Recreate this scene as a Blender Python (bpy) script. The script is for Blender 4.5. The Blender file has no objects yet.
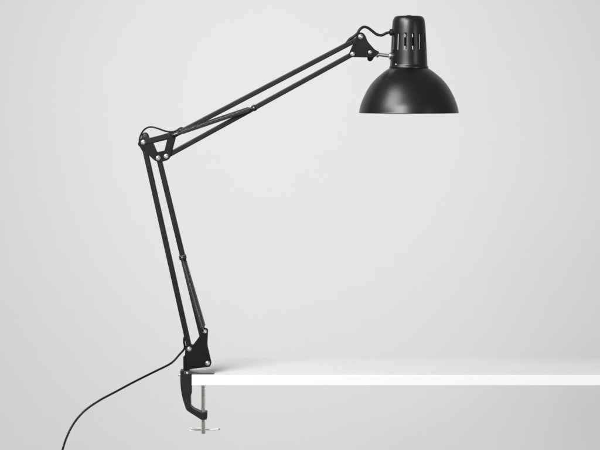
import bpy, bmesh, math, random
from mathutils import Vector, Matrix
from mathutils.geometry import tessellate_polygon

random.seed(4)
sc = bpy.context.scene
C = sc.collection
S = 0.0017                      # metres per photo pixel in the plane of the lamp
HOR = 85                       # the photo row of the camera's horizon
CAM_Z = 0.75 + 288.3 * S        # the table top is at 0.75 m

# ------------------------------------------------------------------ camera
cam = bpy.data.cameras.new("camera")
cam_o = bpy.data.objects.new("camera", cam)
C.objects.link(cam_o)
cam_o.location = (0, -3.4, CAM_Z)
cam_o.rotation_euler = (math.radians(90), 0, 0)
cam.sensor_width = 36
cam.lens = 120
cam.shift_y = -(225 - HOR) / 600
cam.clip_end = 100
sc.camera = cam_o

# ------------------------------------------------------------------ studio light
w = bpy.data.worlds.new("World")
sc.world = w
w.use_nodes = True
bg = w.node_tree.nodes["Background"]
bg.inputs["Color"].default_value = (1.0, 1.0, 1.0, 1)
bg.inputs["Strength"].default_value = 0.22
sc.view_settings.view_transform = 'Standard'
sc.view_settings.look = 'None'
sc.view_settings.exposure = 0
sc.view_settings.gamma = 1


def softbox(name, loc, target, sx, sy, power, col=(1, 1, 1), spread=180):
    l = bpy.data.lights.new(name, 'AREA')
    l.shape = 'RECTANGLE'
    l.spread = math.radians(spread)
    l.size, l.size_y, l.energy, l.color = sx, sy, power, col
    o = bpy.data.objects.new(name, l)
    C.objects.link(o)
    o.location = loc
    d = Vector(target) - Vector(loc)
    o.rotation_euler = d.to_track_quat('-Z', 'Y').to_euler()
    return o


softbox("key_softbox", (-1.0, -1.08, 2.42), (0.15, -0.05, 1.10), 0.95, 1.15, 23.5, spread=160)
softbox("low_softbox", (-1.7, -1.7, 0.95), (0.0, 0, 0.9), 0.45, 1.3, 1.3)
softbox("strip_softbox", (1.75, -1.75, 1.0), (0.1, 0, 0.95), 0.25, 1.4, 9)
softbox("front_softbox", (-1.6, -3.9, 2.80), (0.15, 0.4, 0.85), 2.2, 1.4, 136)


def spot(name, loc, target, power, size, radius=0.25):
    l = bpy.data.lights.new(name, 'SPOT')
    l.energy, l.spot_size, l.spot_blend, l.shadow_soft_size = power, math.radians(size), 1.0, radius
    o = bpy.data.objects.new(name, l)
    C.objects.link(o)
    o.location = loc
    o.rotation_euler = (Vector(target) - Vector(loc)).to_track_quat('-Z', 'Y').to_euler()


spot("front_spot", (-1.3, -3.9, 3.3), (0.08, 1.8, 1.04), 440, 19.5, 0.4)


# ------------------------------------------------------------------ materials
def mat(name, base, rough, metal=0.0, rvar=0.0, bump=0.0, scale=900.0, cvar=0.0, coat=0.0, spec=0.5):
    m = bpy.data.materials.new(name)
    m.use_nodes = True
    nt = m.node_tree
    b = nt.nodes["Principled BSDF"]
    b.inputs["Base Color"].default_value = (*base, 1)
    b.inputs["Roughness"].default_value = rough
    b.inputs["Metallic"].default_value = metal
    b.inputs["Coat Weight"].default_value = coat
    b.inputs["Specular IOR Level"].default_value = spec
    tc = nt.nodes.new("ShaderNodeTexCoord")
    if rvar or cvar:
        n = nt.nodes.new("ShaderNodeTexNoise")
        n.inputs["Scale"].default_value = scale * 0.06
        n.inputs["Detail"].default_value = 6
        nt.links.new(tc.outputs["Object"], n.inputs["Vector"])
        if rvar:
            r = nt.nodes.new("ShaderNodeMapRange")
            r.inputs["From Min"].default_value = 0.3
            r.inputs["From Max"].default_value = 0.7
            r.inputs["To Min"].default_value = rough - rvar
            r.inputs["To Max"].default_value = rough + rvar
            nt.links.new(n.outputs["Fac"], r.inputs["Value"])
            nt.links.new(r.outputs["Result"], b.inputs["Roughness"])
        if cvar:
            mx = nt.nodes.new("ShaderNodeMix")
            mx.data_type = 'RGBA'
            mx.inputs[6].default_value = (*[c * (1 - cvar) for c in base], 1)
            mx.inputs[7].default_value = (*[min(1, c * (1 + cvar)) for c in base], 1)
            nt.links.new(n.outputs["Fac"], mx.inputs[0])
            nt.links.new(mx.outputs[2], b.inputs["Base Color"])
    if bump:
        n2 = nt.nodes.new("ShaderNodeTexNoise")
        n2.inputs["Scale"].default_value = scale
        n2.inputs["Detail"].default_value = 4
        nt.links.new(tc.outputs["Object"], n2.inputs["Vector"])
        bp = nt.nodes.new("ShaderNodeBump")
        bp.inputs["Strength"].default_value = bump
        bp.inputs["Distance"].default_value = 0.0003
        nt.links.new(n2.outputs["Fac"], bp.inputs["Height"])
        nt.links.new(bp.outputs["Normal"], b.inputs["Normal"])
    return m


M_PAINT = mat("black_satin_paint", (0.006, 0.006, 0.006), 0.36, rvar=0.04, bump=0.06, scale=1400, spec=0.3)
M_SHADE = mat("black_satin_enamel", (0.003, 0.003, 0.003), 0.33, rvar=0.02, bump=0.06, scale=1300, spec=0.62)
M_BAR = mat("black_bar_paint", (0.007, 0.007, 0.007), 0.40, rvar=0.05, bump=0.08, scale=1200, spec=0.35)
M_CAST = mat("black_powder_coat", (0.005, 0.005, 0.005), 0.45, rvar=0.06, bump=0.25, scale=1000)
M_SPRING = mat("dark_spring_steel", (0.13, 0.13, 0.127), 0.36, metal=0.9, rvar=0.08)
M_CHROME = mat("chrome", (0.82, 0.82, 0.81), 0.27, metal=1.0, rvar=0.05)
M_ZINC = mat("zinc_plated_steel", (0.74, 0.72, 0.68), 0.22, metal=1.0, rvar=0.08)
M_PLATE = mat("blackened_steel_plate", (0.17, 0.17, 0.165), 0.30, metal=0.9, rvar=0.06)
M_CLIP = mat("dark_clip_steel", (0.045, 0.045, 0.045), 0.3, metal=0.7, rvar=0.06)
M_RUBBER = mat("black_rubber", (0.007, 0.007, 0.007), 0.45, rvar=0.05, spec=0.3)
M_WHITE = mat("white_enamel", (0.78, 0.78, 0.76), 0.4, rvar=0.05)
M_CERAMIC = mat("bulb_holder_plastic", (0.02, 0.02, 0.02), 0.5)
M_BULB = mat("frosted_bulb", (0.8, 0.8, 0.78), 0.35)
M_TABLE = mat("white_laminate", (0.855, 0.855, 0.85), 0.62, rvar=0.05, bump=0.06, scale=700, cvar=0.008, spec=0.15)
M_EDGE = M_TABLE
M_BACK = mat("grey_backdrop_paper", (0.715, 0.715, 0.71), 0.95, bump=0.15, scale=300, cvar=0.006, spec=0.1)

# ------------------------------------------------------------------ helpers
BASE = Vector(((194 - 300) * S, 0, 0.75))      # where the lamp stands on the table edge


def P(px, py, y=0.0):
    """photo pixel in the lamp's plane -> point relative to the lamp's base"""
    return Vector(((px - 300) * S, y, CAM_Z + (HOR - py) * S)) - BASE


def link(name, bm, m, parent=None, smooth=True, angle=35, bevel=0.0, segs=2, mods=None):
    me = bpy.data.meshes.new(name)
    bmesh.ops.recalc_face_normals(bm, faces=bm.faces[:])
    bm.to_mesh(me)
    bm.free()
    for p in me.polygons:
        p.use_smooth = smooth
    me.materials.append(m)
    o = bpy.data.objects.new(name, me)
    C.objects.link(o)
    o.parent = parent
    if smooth:
        me.set_sharp_from_angle(angle=math.radians(angle))
    if bevel:
        b = o.modifiers.new("bevel", 'BEVEL')
        b.width = bevel
        b.segments = segs
        b.limit_method = 'ANGLE'
        b.angle_limit = math.radians(40)
        b.harden_normals = True
    return o


def smooth_path(pts, sub=10):
    pts = [Vector(p) for p in pts]
    out = []
    n = len(pts)
    for i in range(n - 1):
        p0, p1, p2, p3 = pts[max(i - 1, 0)], pts[i], pts[i + 1], pts[min(i + 2, n - 1)]
        for k in range(sub):
            t = k / sub
            out.append(0.5 * ((2 * p1) + (p2 - p0) * t + (2 * p0 - 5 * p1 + 4 * p2 - p3) * t * t
                              + (3 * p1 - p0 - 3 * p2 + p3) * t ** 3))
    out.append(pts[-1])
    return out


def add_tube(bm, pts, r, segs=10, cap=True):
    pts = [Vector(p) for p in pts]
    n = len(pts)
    rs = r if isinstance(r, (list, tuple)) else [r] * n
    t = (pts[1] - pts[0]).normalized()
    up = Vector((0, 1, 0)) if abs(t.y) < 0.9 else Vector((1, 0, 0))
    u = t.cross(up).normalized()
    rings = []
    for i in range(n):
        a = pts[max(i - 1, 0)]
        b = pts[min(i + 1, n - 1)]
        t = (b - a).normalized()
        u = (u - t * u.dot(t)).normalized()
        v = t.cross(u)
        rings.append([bm.verts.new(pts[i] + (u * math.cos(q) + v * math.sin(q)) * rs[i])
                      for q in [2 * math.pi * k / segs for k in range(segs)]])
    for a, b in zip(rings, rings[1:]):
        for k in range(segs):
            bm.faces.new((a[k], a[(k + 1) % segs], b[(k + 1) % segs], b[k]))
    if cap:
        bm.faces.new(rings[0][::-1])
        bm.faces.new(rings[-1])


def add_lathe(bm, profile, origin, axis, segs=32, lobe=None):
    """profile: (radius, height along axis); lobe: function angle -> radius factor"""
    axis = Vector(axis).normalized()
    ref = Vector((0, 0, 1)) if abs(axis.z) < 0.9 else Vector((1, 0, 0))
    u = (ref - axis * ref.dot(axis)).normalized()
    v = axis.cross(u)
    origin = Vector(origin)
    rings = []
    for r, h in profile:
        if r < 1e-7:
            rings.append([bm.verts.new(origin + axis * h)])
        else:
            ring = []
            for k in range(segs):
                q = 2 * math.pi * k / segs
                f = lobe(q) if lobe else 1.0
                ring.append(bm.verts.new(origin + axis * h + (u * math.cos(q) + v * math.sin(q)) * r * f))
            rings.append(ring)
    for a, b in zip(rings, rings[1:]):
        if len(a) == 1 and len(b) == 1:
            continue
        for k in range(segs):
            k2 = (k + 1) % segs
            if len(a) == 1:
                bm.faces.new((a[0], b[k], b[k2]))
            elif len(b) == 1:
                bm.faces.new((a[k], a[k2], b[0]))
            else:
                bm.faces.new((a[k], a[k2], b[k2], b[k]))
    if len(rings[0]) > 1 and profile[0] != profile[-1]:
        bm.faces.new(rings[0][::-1])
    if len(rings[-1]) > 1 and profile[0] != profile[-1]:
        bm.faces.new(rings[-1])


def rounded(poly, rad):
    """poly in pixels; round each corner (rad one number or per corner)"""
    out = []
    n = len(poly)
    for i in range(n):
        p = Vector(poly[i][:2])
        r = poly[i][2] if len(poly[i]) > 2 else rad
        a = Vector(poly[i - 1][:2]) - p
        b = Vector(poly[(i + 1) % n][:2]) - p
        r = min(r, a.length * 0.45, b.length * 0.45)
        if r < 0.05:
            out.append(p)
            continue
        pa, pb = p + a.normalized() * r, p + b.normalized() * r
        for k in range(7):
            t = k / 6
            out.append(pa * (1 - t) ** 2 + p * 2 * t * (1 - t) + pb * t * t)
    return out


def add_plate(bm, outline, y0, y1, holes=()):
    """flat plate of the given pixel outline between depths y0 and y1"""
    loops = [outline] + list(holes)
    front, back = [], []
    for lp in loops:
        front.append([bm.verts.new(P(p[0], p[1], y0)) for p in lp])
        back.append([bm.verts.new(P(p[0], p[1], y1)) for p in lp])
    for f, b in zip(front, back):
        n = len(f)
        for k in range(n):
            bm.faces.new((f[k], f[(k + 1) % n], b[(k + 1) % n], b[k]))
    if holes:
        flat = [[Vector((p[0], p[1], 0)) for p in lp] for lp in loops]
        tri = tessellate_polygon(flat)
        for vs in (front, back):
            al = [v for lp in vs for v in lp]
            for t in tri:
                try:
                    bm.faces.new([al[i] for i in t])
                except ValueError:
                    pass
    else:
        bm.faces.new(front[0])
        bm.faces.new(back[0][::-1])


def add_bar(bm, a, b, wz, wy):
    """rectangular bar from a to b (both in a plane of constant y)"""
    a, b = Vector(a), Vector(b)
    t = (b - a).normalized()
    n = Vector((-t.z, 0, t.x))
    y = Vector((0, 1, 0))
    vs = [bm.verts.new(p + n * (sx * wz / 2) + y * (sy * wy / 2))
          for p in (a, b) for sx, sy in ((-1, -1), (1, -1), (1, 1), (-1, 1))]
    for q in ((0, 1, 2, 3), (7, 6, 5, 4), (0, 4, 5, 1), (1, 5, 6, 2), (2, 6, 7, 3), (3, 7, 4, 0)):
        bm.faces.new([vs[i] for i in q])


def bar(name, a, b, wz, wy, parent, m=None, bevel=0.0016):
    bm = bmesh.new()
    add_bar(bm, a, b, wz, wy)
    return link(name, bm, m or M_BAR, parent, bevel=bevel, segs=3)


def bolt(px, py, y_front, y_back, parent, r=1.9, name="bolt", m=None):
    """a domed pan head at the front, the shank through and a nut at the back"""
    bm = bmesh.new()
    R = r * S
    add_lathe(bm, [(R * 0.5, 0.0), (R * 1.25, 0), (R * 1.25, 0.0006), (R * 0.98, 0.0007), (R, 0.0013), (R * 0.9, 0.0022),
                   (R * 0.6, 0.0029), (R * 0.34, 0.0031), (R * 0.28, 0.0024), (0, 0.0024)],
              P(px, py, y_front), (0, -1, 0), 24)
    add_lathe(bm, [(R * 0.5, 0), (R * 0.5, abs(y_back - y_front))], P(px, py, y_front), (0, 1, 0), 16)
    add_lathe(bm, [(R * 0.5, 0.0), (R * 1.1, 0), (R * 1.1, 0.0028), (R * 0.9, 0.0032), (0, 0.0032)],
              P(px, py, y_back), (0, 1, 0), 6)
    return link(name, bm, m or M_CHROME, parent, angle=50)


def spring(a, b, r, wire, parent, name="spring", lead=(0.0, 0.0)):
    """close-wound coil from a to b with straight hooked leads at its ends"""
    a, b = Vector(a), Vector(b)
    L = (b - a).length
    t = (b - a) / L
    u = t.cross(Vector((0, 1, 0))).normalized()
    v = t.cross(u)
    l0, l1 = lead
    pitch = wire * 2.5
    n = int((L - l0 - l1) / pitch)
    k = 14
    pts = []
    rad = []
    if l0:
        rad += [0.0020 if l0 > 0.01 else wire] * 3
        pts += [a, a + t * l0 * 0.5, a + t * l0 * 0.92]
    for i in range(n * k + 1):
        q = 2 * math.pi * i / k
        s = l0 + (L - l0 - l1) * i / (n * k)
        # the coil closes towards its hooks
        e = min(1.0, 0.25 + min(i, n * k - i) / (2.2 * k))
        pts.append(a + t * s + (u * math.cos(q) + v * math.sin(q)) * r * e)
    if l1:
        pts += [b - t * l1 * 0.5, b]
    rad += [wire] * (len(pts) - len(rad))
    bm = bmesh.new()
    add_tube(bm, pts, rad, 6)
    return link(name, bm, M_SPRING, parent, angle=80)


# ------------------------------------------------------------------ setting
bm = bmesh.new()
prof = [(-0.5, 0.0), (1.5, 0.0)]
for k in range(1, 13):
    q = math.pi / 2 * k / 12
    prof.append((1.5 + 0.3 * math.sin(q), 0.3 - 0.3 * math.cos(q)))
prof.append((1.8, 3.2))
rows = []
for y, z in prof:
    rows.append([bm.verts.new((x, y, z)) for x in (-3.0, 3.0)])
for a, b in zip(rows, rows[1:]):
    bm.faces.new((a[0], a[1], b[1], b[0]))
bd = link("backdrop", bm, M_BACK)
bd["kind"] = "structure"

bm = bmesh.new()
x0 = (192.3 - 300) * S
x1 = 0.98
y0, y1 = -0.020, 0.191
vs = [bm.verts.new((x, y, z)) for z in (0.75 - 0.0178, 0.75) for x, y in ((x0, y0), (x1, y0), (x1, y1), (x0, y1))]
for q in ((3, 2, 1, 0), (4, 5, 6, 7), (0, 1, 5, 4), (1, 2, 6, 5), (2, 3, 7, 6), (3, 0, 4, 7)):
    bm.faces.new([vs[i] for i in q])
tb = link("table", bm, M_TABLE, smooth=False, bevel=0.0007, segs=2)
tb["label"] = "white laminate tabletop slab that the black lamp is clamped to"
tb["category"] = "table"

# ------------------------------------------------------------------ the lamp
lamp = bpy.data.objects.new("desk_lamp", None)
lamp.empty_display_size = 0.05
lamp.location = BASE
C.objects.link(lamp)
lamp["label"] = "black spring balanced desk lamp with domed shade, clamped to the white tabletop's left edge"
lamp["category"] = "lamp"

# --- table clamp
bm = bmesh.new()
body = [(180.6, 369.6, 0.8), (189.6, 369.6, 0.6), (191.9, 374.4, 1), (191.9, 393, 0.8), (190.9, 394.5, 0.6), (191.1, 405.2, 0.8),
        (194.2, 408.2, 1), (201.8, 411.7, 0.6), (205, 410.8, 0.6), (207.4, 411.4, 1), (207.1, 418.6, 0.9),
        (202, 419.2, 1.2), (186.6, 409.2, 2.2), (182.4, 396.5, 6), (180.6, 384, 6)]
add_plate(bm, rounded(body, 1), -0.011, 0.011)
clamp = link("clamp", bm, M_CAST, lamp, bevel=0.0016, segs=3)
# upper jaw: pressed steel plate lying on the table
bm = bmesh.new()
jaw = [(184.5, 369.9, 0.4), (190, 370.0, 2), (199.5, 371.7, 3), (213.2, 371.7, 0.6), (214.2, 372.6, 0.5), (213.2, 373.25, 0.4), (184.5, 373.25, 0.4)]
add_plate(bm, rounded(jaw, 0.5), -0.0135, 0.0135)
link("upper_jaw", bm, M_PLATE, clamp, bevel=0.0006, segs=2)
# threaded clamp screw
bm = bmesh.new()
prof = []
R = 1.95 * S
zt, zb = 0.0, (434.2 - 384.6) * S
n = 62
prof.append((R * 0.8, zt))
for i in range(n):
    s = zt + (zb - zt) * (i + 0.3) / n
    prof.append((R, s))
    prof.append((R * 0.96, s + (zb - zt) / n * 0.5))
prof.append((R * 0.85, zb - 0.0006))
prof.append((R * 0.6, zb))
add_lathe(bm, prof, P(203.4, 384.2), (0, 0, -1), 24)
link("clamp_screw", bm, M_ZINC, clamp, angle=50)
bm = bmesh.new()
R = 4.3 * S
add_lathe(bm, [(R * 0.5, 0), (R, 0), (R, 0.0016), (R * 0.8, 0.0026), (R * 0.5, 0.003)], P(203.4, 383.85), (0, 0, -1), 32)
link("pressure_pad", bm, M_ZINC, clamp, angle=40)
bm = bmesh.new()
hp = [P(190.5, 430.4), P(220, 429.2)]
d = (hp[1] - hp[0])
L = d.length
r = 0.75 * S
add_lathe(bm, [(0, -0.0006), (r * 1.2, -0.0006), (r * 1.35, 0.0006), (r * 1.35, 0.0016), (r, 0.002), (r, L - 0.006), (r * 1.35, L - 0.0045), (r * 1.5, L - 0.002),
               (r * 1.2, L), (0, L + 0.0004)], hp[0], d, 16)
link("handle_bar", bm, M_ZINC, clamp, angle=50)
bm = bmesh.new()
add_lathe(bm, [(0.0024, -0.002), (0.0024, 0.0035), (0.0016, 0.0045), (0, 0.0047)], P(180.8, 375), (-1, 0, 0), 16)
link("set_screw", bm, M_CHROME, clamp, angle=50)
bolt(187.6, 371.9, -0.0112, 0.0112, clamp, 1.3)
# pivot post between clamp and bracket
bm = bmesh.new()
add_lathe(bm, [(3.0 * S, 0), (3.0 * S, 9.5 * S)], P(186.4, 371.5), (0, 0, 1), 24)
link("pivot_post", bm, M_CAST, clamp, angle=50)

# --- base bracket (two plates and a web, turning on the clamp)
bm = bmesh.new()
plate = [(183.6, 369.2, 0.5), (183.4, 356.5, 0.4), (185.2, 355.4, 0.6), (185.4, 346.5, 1.2), (188.5, 343.6, 2), (193, 345.2, 1.2), (199.2, 336.8, 1), (202.2, 330.2, 1.5),
         (204.6, 327.7, 1.5), (208.1, 329.4, 1.8), (207.2, 345, 3), (211.6, 363.6, 1.5), (209.9, 366.2, 1.2), (188.8, 368.9, 1)]
ol = rounded(plate, 1)
for s in (-1, 1):
    ya, yb = (s * 0.0052, s * 0.0070) if s > 0 else (s * 0.0070, s * 0.0052)
    add_plate(bm, ol, ya, yb)
web = [(184.2, 368.6, 0.3), (184.2, 357.2, 0.3), (187, 357.2, 0.3), (206.6, 361.8, 1), (208.8, 365.2, 0.5), (188.6, 368.1, 0.3)]
add_plate(bm, rounded(web, 0.5), -0.0052, 0.0052)
base = link("base_bracket", bm, M_PAINT, lamp, bevel=0.0004, segs=2)
bolt(189.5, 348.4, -0.0070, 0.0070, base, 1.9)
bolt(205.3, 331.0, -0.0070, 0.0070, base, 1.5)
bolt(207.9, 362.6, -0.0070, 0.0070, base, 1.9)

# --- lower arm: two square tubes
W = 5.3 * S
bar("lower_arm_bar", P(142.9, 140.0), P(190.1, 350.8), W, 0.0092, lamp)
rb = bar("lower_arm_bar", P(158.0, 154.4), P(202.6, 338.0), W, 0.0092, lamp)


def clip(px, py, ang, parent, wid=8.0, leng=5.0):
    """band round a bar with the little screw the springs hook on"""
    c = P(px, py)
    t = Vector((math.cos(ang), 0, math.sin(ang)))
    bm = bmesh.new()
    add_bar(bm, c - t * leng * S / 2, c + t * leng * S / 2, wid * S, 0.0122)
    o = link("spring_clip", bm, M_CLIP, parent, bevel=0.0014, segs=3)
    bm = bmesh.new()
    add_lathe(bm, [(1.1 * S, 0), (1.1 * S, 0.0255), (0.8 * S, 0.0265), (0, 0.0268)], c + Vector((0, -0.0134, 0)), (0, 1, 0), 16)
    add_lathe(bm, [(0, 0), (0.8 * S, 0.0001), (1.3 * S, 0.0006), (1.3 * S, 0.0016)], c + Vector((0, -0.0146, 0)), (0, 1, 0), 16)
    link("clip_pin", bm, M_SPRING, o, angle=50)
    return o


la = math.atan2(-(338 - 154.4), 202.6 - 158)
clip(182.8, 257.2, la, rb, 7.2, 4.6)
for s in (-1, 1):
    spring(P(183.0, 258.5, s * 0.0098), P(204.3, 331.5, s * 0.0098), 2.2 * S, 0.0008, rb, lead=(0.004, 0.006))

# --- elbow bracket: two open plates
bm = bmesh.new()
outer = [(139.4, 139.8, 2), (142.6, 137.2, 2), (150, 138.4, 2), (170.0, 132.2, 1.5), (175.2, 132.6, 2), (175.8, 137, 2), (170.9, 156.4, 2.5),
         (168.2, 160.0, 2), (160, 162.4, 2.5), (154.9, 160.6, 2.5), (142.0, 148.4, 3), (139.2, 144.0, 2.5)]
inner = [(153.2, 143.2, 0.8), (167.3, 139.6, 0.8), (165.2, 150.4, 0.8), (157.2, 152.2, 0.8)]
oo, ii = rounded(outer, 2), rounded(inner, 0.8)
for ya, yb in ((-0.0066, -0.0050), (0.0050, 0.0066)):
    add_plate(bm, oo, ya, yb, [ii])
elbow = link("elbow_bracket", bm, M_PAINT, lamp, bevel=0.0004, segs=2)
bolt(158.4, 158.0, -0.0066, 0.0066, elbow, 1.85)
for px, py in ((143.6, 142.2), (166.5, 156.2)):
    bolt(px, py, -0.0080, 0.0066, elbow, 1.85)
bm = bmesh.new()
add_plate(bm, rounded([(141.6, 139.8, 2.2), (170.6, 132.6, 1.5), (171.6, 137.2, 1.5), (143.6, 144.8, 2.2)], 2), -0.0080, -0.0066)
link("top_link", bm, M_BAR, elbow, bevel=0.0005, segs=2)
bm = bmesh.new()
add_plate(bm, rounded([(169.0, 133.4, 1.5), (175.6, 132.8, 1.8), (175.6, 137, 2), (170.2, 157.2, 2.4), (165.6, 159.2, 2.4), (163.4, 155.6, 2.4)], 2), -0.0078, -0.0066)
link("side_link", bm, M_PAINT, elbow, bevel=0.0005, segs=2)
bm = bmesh.new()
add_lathe(bm, [(1.2 * S, -0.0130), (1.4 * S, -0.0126), (1.4 * S, 0.0126), (1.2 * S, 0.0130)], P(173.2, 135.2), (0, 1, 0), 20)
link("spring_pin", bm, M_PAINT, elbow, angle=50)


def knob(px, py, y, parent, ang, r=6.7):
    bm = bmesh.new()
    a0 = math.radians(ang)
    # lathe axis +y: u = +z, v = y x z = +x
    lobe = lambda q: 1 + 0.27 * math.cos(3 * ((math.pi / 2 - q) - a0))
    R = r * S
    add_lathe(bm, [(R * 0.5, 0), (R * 0.9, 0), (R, 0.001), (R, 0.0075), (R * 0.9, 0.0095), (R * 0.5, 0.0105), (0, 0.0105)],
              P(px, py, y), (0, 1, 0), 60, lobe)
    return link("tightening_knob", bm, M_CAST, parent, angle=50)


knob(145.0, 141.0, 0.0100, elbow, 95)

# --- upper arm
W2 = 5.0 * S
bar("upper_arm_bar", P(172.0, 136.4), P(361.0, 37.4), W2, 0.0088, lamp)
ub = bar("upper_arm_bar", P(164.8, 157.1), P(354.6, 53.0), W2, 0.0088, lamp)
ua = math.atan2(157.1 - 53, 354.6 - 164.8)
clip(254.2, 107.9, ua, ub, 6.4, 3.6)
for s in (-1, 1):
    spring(P(174.0, 134.6, s * 0.0105), P(252.6, 107.9, s * 0.0100), 2.1 * S, 0.0008, ub, lead=(0.012, 0.004))

# --- head bracket
bm = bmesh.new()
hp = [(349.2, 57.0, 2), (348.9, 53.6, 2), (356.6, 35.6, 2.5), (359.4, 32.4, 2), (362.6, 32.6, 2), (365.3, 35.6, 2), (367.4, 41.5, 4), (374.6, 49.6, 3),
      (378.6, 51.6, 1), (378.4, 54.0, 1), (374.6, 57.0, 1.5), (366, 57.4, 2)]
ol = rounded(hp, 2)
for ya, yb in ((-0.0064, -0.0048), (0.0048, 0.0064)):
    add_plate(bm, ol, ya, yb)
head = link("head_bracket", bm, M_PAINT, lamp, bevel=0.0004, segs=2)
bolt(360.6, 36.8, -0.0064, 0.0064, head, 1.9)
bolt(352.6, 54.2, -0.0064, 0.0064, head, 1.7)
bolt(370.0, 52.4, -0.0064, 0.0064, head, 1.5)
knob(371.4, 54.6, 0.0085, head, 255, 5.4)

# --- swivel rod that carries the shade
a, b = P(371.4, 53.6), P(391.6, 56.2)
d = b - a
L = d.length
r = 1.85 * S
bm = bmesh.new()
add_lathe(bm, [(0, 0), (r * 1.6, 0), (r * 1.7, 0.004), (r * 1.2, 0.0055), (r, 0.006), (r, 0.0085), (r * 1.75, 0.009), (r * 1.85, 0.0105), (r * 1.6, 0.0125), (r, 0.0135),
               (r, L - 0.006), (r * 1.25, L - 0.0055), (r * 1.9, L - 0.0035), (r * 2.0, L - 0.002), (r * 1.5, L + 0.001), (0, L + 0.002)], a, d, 28)
link("swivel_rod", bm, M_CHROME, lamp, angle=50)

# --- shade
SX = 408.8
prof_px = [(19.4, 68.2), (21.6, 69.6), (25.0, 72.0), (29.0, 75.2), (33.2, 79.0), (36.8, 83.0), (39.8, 87.2), (42.5, 91.7), (44.8, 96.3),
           (46.7, 100.8), (48.2, 105.0), (49.2, 109.0), (49.75, 111.9)]
axis0 = P(SX, 0)


def prof3(pp, dr=0.0):
    v = smooth_path([Vector((r, y, 0)) for r, y in pp], 4)
    return [((q.x + dr) * S, -q.y * S) for q in v]


bm = bmesh.new()
pr = prof3(prof_px)
pr += [(49.9 * S, -112.35 * S), (50.0 * S, -112.75 * S), (49.75 * S, -113.05 * S), (49.35 * S, -112.9 * S), (49.2 * S, -112.5 * S)]
inner = prof3(prof_px, -0.4)[::-1]
pr += [(r_, h) for r_, h in inner if r_ < 49.15 * S]
pr.append(pr[0])
add_lathe(bm, pr, axis0, (0, 0, 1), 128)
bmesh.ops.remove_doubles(bm, verts=bm.verts[:], dist=1e-6)
shade = link("lamp_shade", bm, M_SHADE, lamp, angle=60)
bm = bmesh.new()
lin = prof3(prof_px, -0.75)
lin = [(r_, h) for r_, h in lin if h > -112.6 * S]
lin2 = prof3(prof_px, -0.45)[::-1]
lin2 = [(r_, h) for r_, h in lin2 if h > -112.6 * S]
lp = lin + lin2
lp.append(lp[0])
add_lathe(bm, lp, axis0, (0, 0, 1), 128)
bmesh.ops.remove_doubles(bm, verts=bm.verts[:], dist=1e-6)
link("white_lining", bm, M_WHITE, shade, angle=60)

# --- slotted housing above the shade
rows_px = [(6.0, 15.7), (12.0, 15.95), (13.6, 16.6), (14.9, 17.8), (15.7, 19.6), (16.2, 22), (16.7, 27), (17.05, 32.6), (17.08, 33.2), (17.1, 34.2), (17.3, 38.2), (17.5, 42), (17.7, 46),
           (17.86, 49.2), (17.9, 50.2), (17.93, 50.8), (18.3, 58), (18.6, 64.2), (18.75, 65.6), (19.3, 66.3), (19.6, 67.3), (19.5, 68.3)]
NS = 14
per = 360 / NS
off = 11.3


def half(y):
    if 34.0 < y < 49.5:
        return 3.2
    return 1.2


bm = bmesh.new()
grid = []
for r_, y in rows_px:
    ring = []
    for k in range(NS):
        c = off + k * per
        h = half(y)
        for d_ in (-h, h, h + (per - 2 * h) / 3, h + 2 * (per - 2 * h) / 3):
            q = math.radians(c + d_)
            ring.append(bm.verts.new(axis0 + Vector((r_ * S * math.sin(q), -r_ * S * math.cos(q), -y * S))))
    grid.append(ring)
for i in range(len(grid) - 1):
    y_a, y_b = rows_px[i][1], rows_px[i + 1][1]
    n = NS * 4
    for k in range(n):
        if k % 4 == 0 and y_a >= 33.1 and y_b <= 50.3:
            continue
        bm.faces.new((grid[i][k], grid[i][(k + 1) % n], grid[i + 1][(k + 1) % n], grid[i + 1][k]))
cv = bm.verts.new(axis0 + Vector((0, 0, -15.6 * S)))
n = NS * 4
for k in range(n):
    bm.faces.new((grid[0][k], cv, grid[0][(k + 1) % n]))
house = link("lamp_housing", bm, M_SHADE, lamp, angle=40)
sm = house.modifiers.new("solid", 'SOLIDIFY')
sm.thickness = 0.0011
sm.offset = -1
bv = house.modifiers.new("bevel", 'BEVEL')
bv.width = 0.0003
bv.segments = 2
bv.limit_method = 'ANGLE'
bv.angle_limit = math.radians(50)
# cap nut on top, flange screw, cable grommet
bm = bmesh.new()
add_lathe(bm, [(2.6 * S, 0), (2.6 * S, 0.0006), (1.8 * S, 0.0014), (0, 0.0016)], axis0 + Vector((0, 0, -15.9 * S)), (0, 0, 1), 24)
link("cap_nut", bm, M_PAINT, house, angle=50)
bm = bmesh.new()
q = math.radians(-46)
o_ = axis0 + Vector((18.9 * S * math.sin(q), -18.6 * S * math.cos(q), -64.6 * S))
add_lathe(bm, [(0.0016, -0.001), (0.0016, 0.0006), (0.001, 0.0012), (0, 0.0013)], o_, (math.sin(q), -math.cos(q), 0), 16)
link("flange_screw", bm, M_CHROME, house, angle=50)
bm = bmesh.new()
add_lathe(bm, [(0, 0.004), (1.6 * S, 0.004), (3.1 * S, 0.003), (3.4 * S, 0.0015), (3.4 * S, -0.003), (2.0 * S, -0.0045)], P(391.6, 32.4), (-1, 0, 0), 20)
link("grommet", bm, M_RUBBER, house, angle=50)
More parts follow.
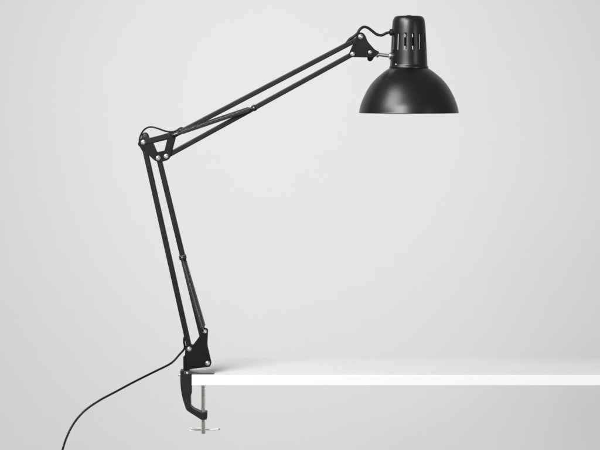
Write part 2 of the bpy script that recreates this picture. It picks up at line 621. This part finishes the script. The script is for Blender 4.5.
# bulb holder inside, and bulb
bm = bmesh.new()
add_lathe(bm, [(0, -22 * S), (8 * S, -22.4 * S), (8 * S, -26 * S), (1.5 * S, -27 * S), (1.5 * S, -37 * S), (10.2 * S, -37.6 * S), (10.4 * S, -45 * S), (3 * S, -46 * S), (3 * S, -51 * S), (8 * S, -52 * S), (10 * S, -55 * S), (10 * S, -70 * S), (0, -70 * S)], axis0, (0, 0, 1), 32)
link("bulb_holder", bm, M_CERAMIC, house, angle=50)
bm = bmesh.new()
bp = [(0, -70 * S), (7.0 * S, -70.2 * S), (7.6 * S, -76 * S), (11 * S, -83 * S), (15 * S, -90 * S), (16 * S, -96 * S), (14 * S, -103 * S), (8 * S, -108 * S), (0, -110 * S)]
add_lathe(bm, bp, axis0, (0, 0, 1), 32)
link("bulb", bm, M_BULB, shade, angle=70)


# --- cables
def cable(name, pts, r, parent=lamp):
    bm = bmesh.new()
    add_tube(bm, smooth_path(pts, 10), r, 12)
    return link(name, bm, M_RUBBER, parent, angle=60)


cable("head_cable", [P(346.5, 43.5), P(349.6, 39.4, -0.001), P(354, 36.4, -0.002), P(357.4, 33.4, -0.002), P(359.8, 29.6, -0.002), P(363.6, 27.0), P(368.0, 27.9),
                     P(372.2, 31.0), P(376.8, 34.4), P(381.6, 35.3), P(386.2, 33.2), P(390.5, 32.3), P(394, 32.6)], 1.4 * S)
cable("elbow_cable", [P(143.4, 152, 0.0085), P(140.6, 147.5, 0.0085), P(139.1, 142.5, 0.0085), P(139.8, 136.8, 0.008), P(143.6, 130.2, 0.006), P(149.7, 127.0, 0.002), P(157, 128.2, 0),
                      P(165, 131.0, 0), P(171.6, 131.8, 0), P(176.4, 130.6, 0), P(180.8, 127.9, 0), P(185, 129.2, 0)], 0.85 * S)
cable("power_cord", [P(186.8, 333.5), P(184.3, 338.0), P(183.9, 342.0), P(184.6, 345.5, 0.001), P(184.0, 349.4, 0.003), P(179.2, 355.0, 0.004), P(174.0, 360.8, 0.002), P(168.4, 364.6, -0.004), P(155, 370.2, -0.02),
                     P(137, 377.3, -0.05), P(119.5, 384.8, -0.08), P(104, 392.3, -0.095), P(90, 402, -0.105), P(79, 416, -0.11), P(71, 436, -0.115), P(66, 465, -0.12), P(62, 520, -0.12),
                     P(60, 600, -0.12), P(58, 700, -0.11), P(54, 785, -0.1), P(40, 812, -0.09), P(0, 813.2, -0.06), P(-160, 813.2, 0.1)], 1.05 * S)
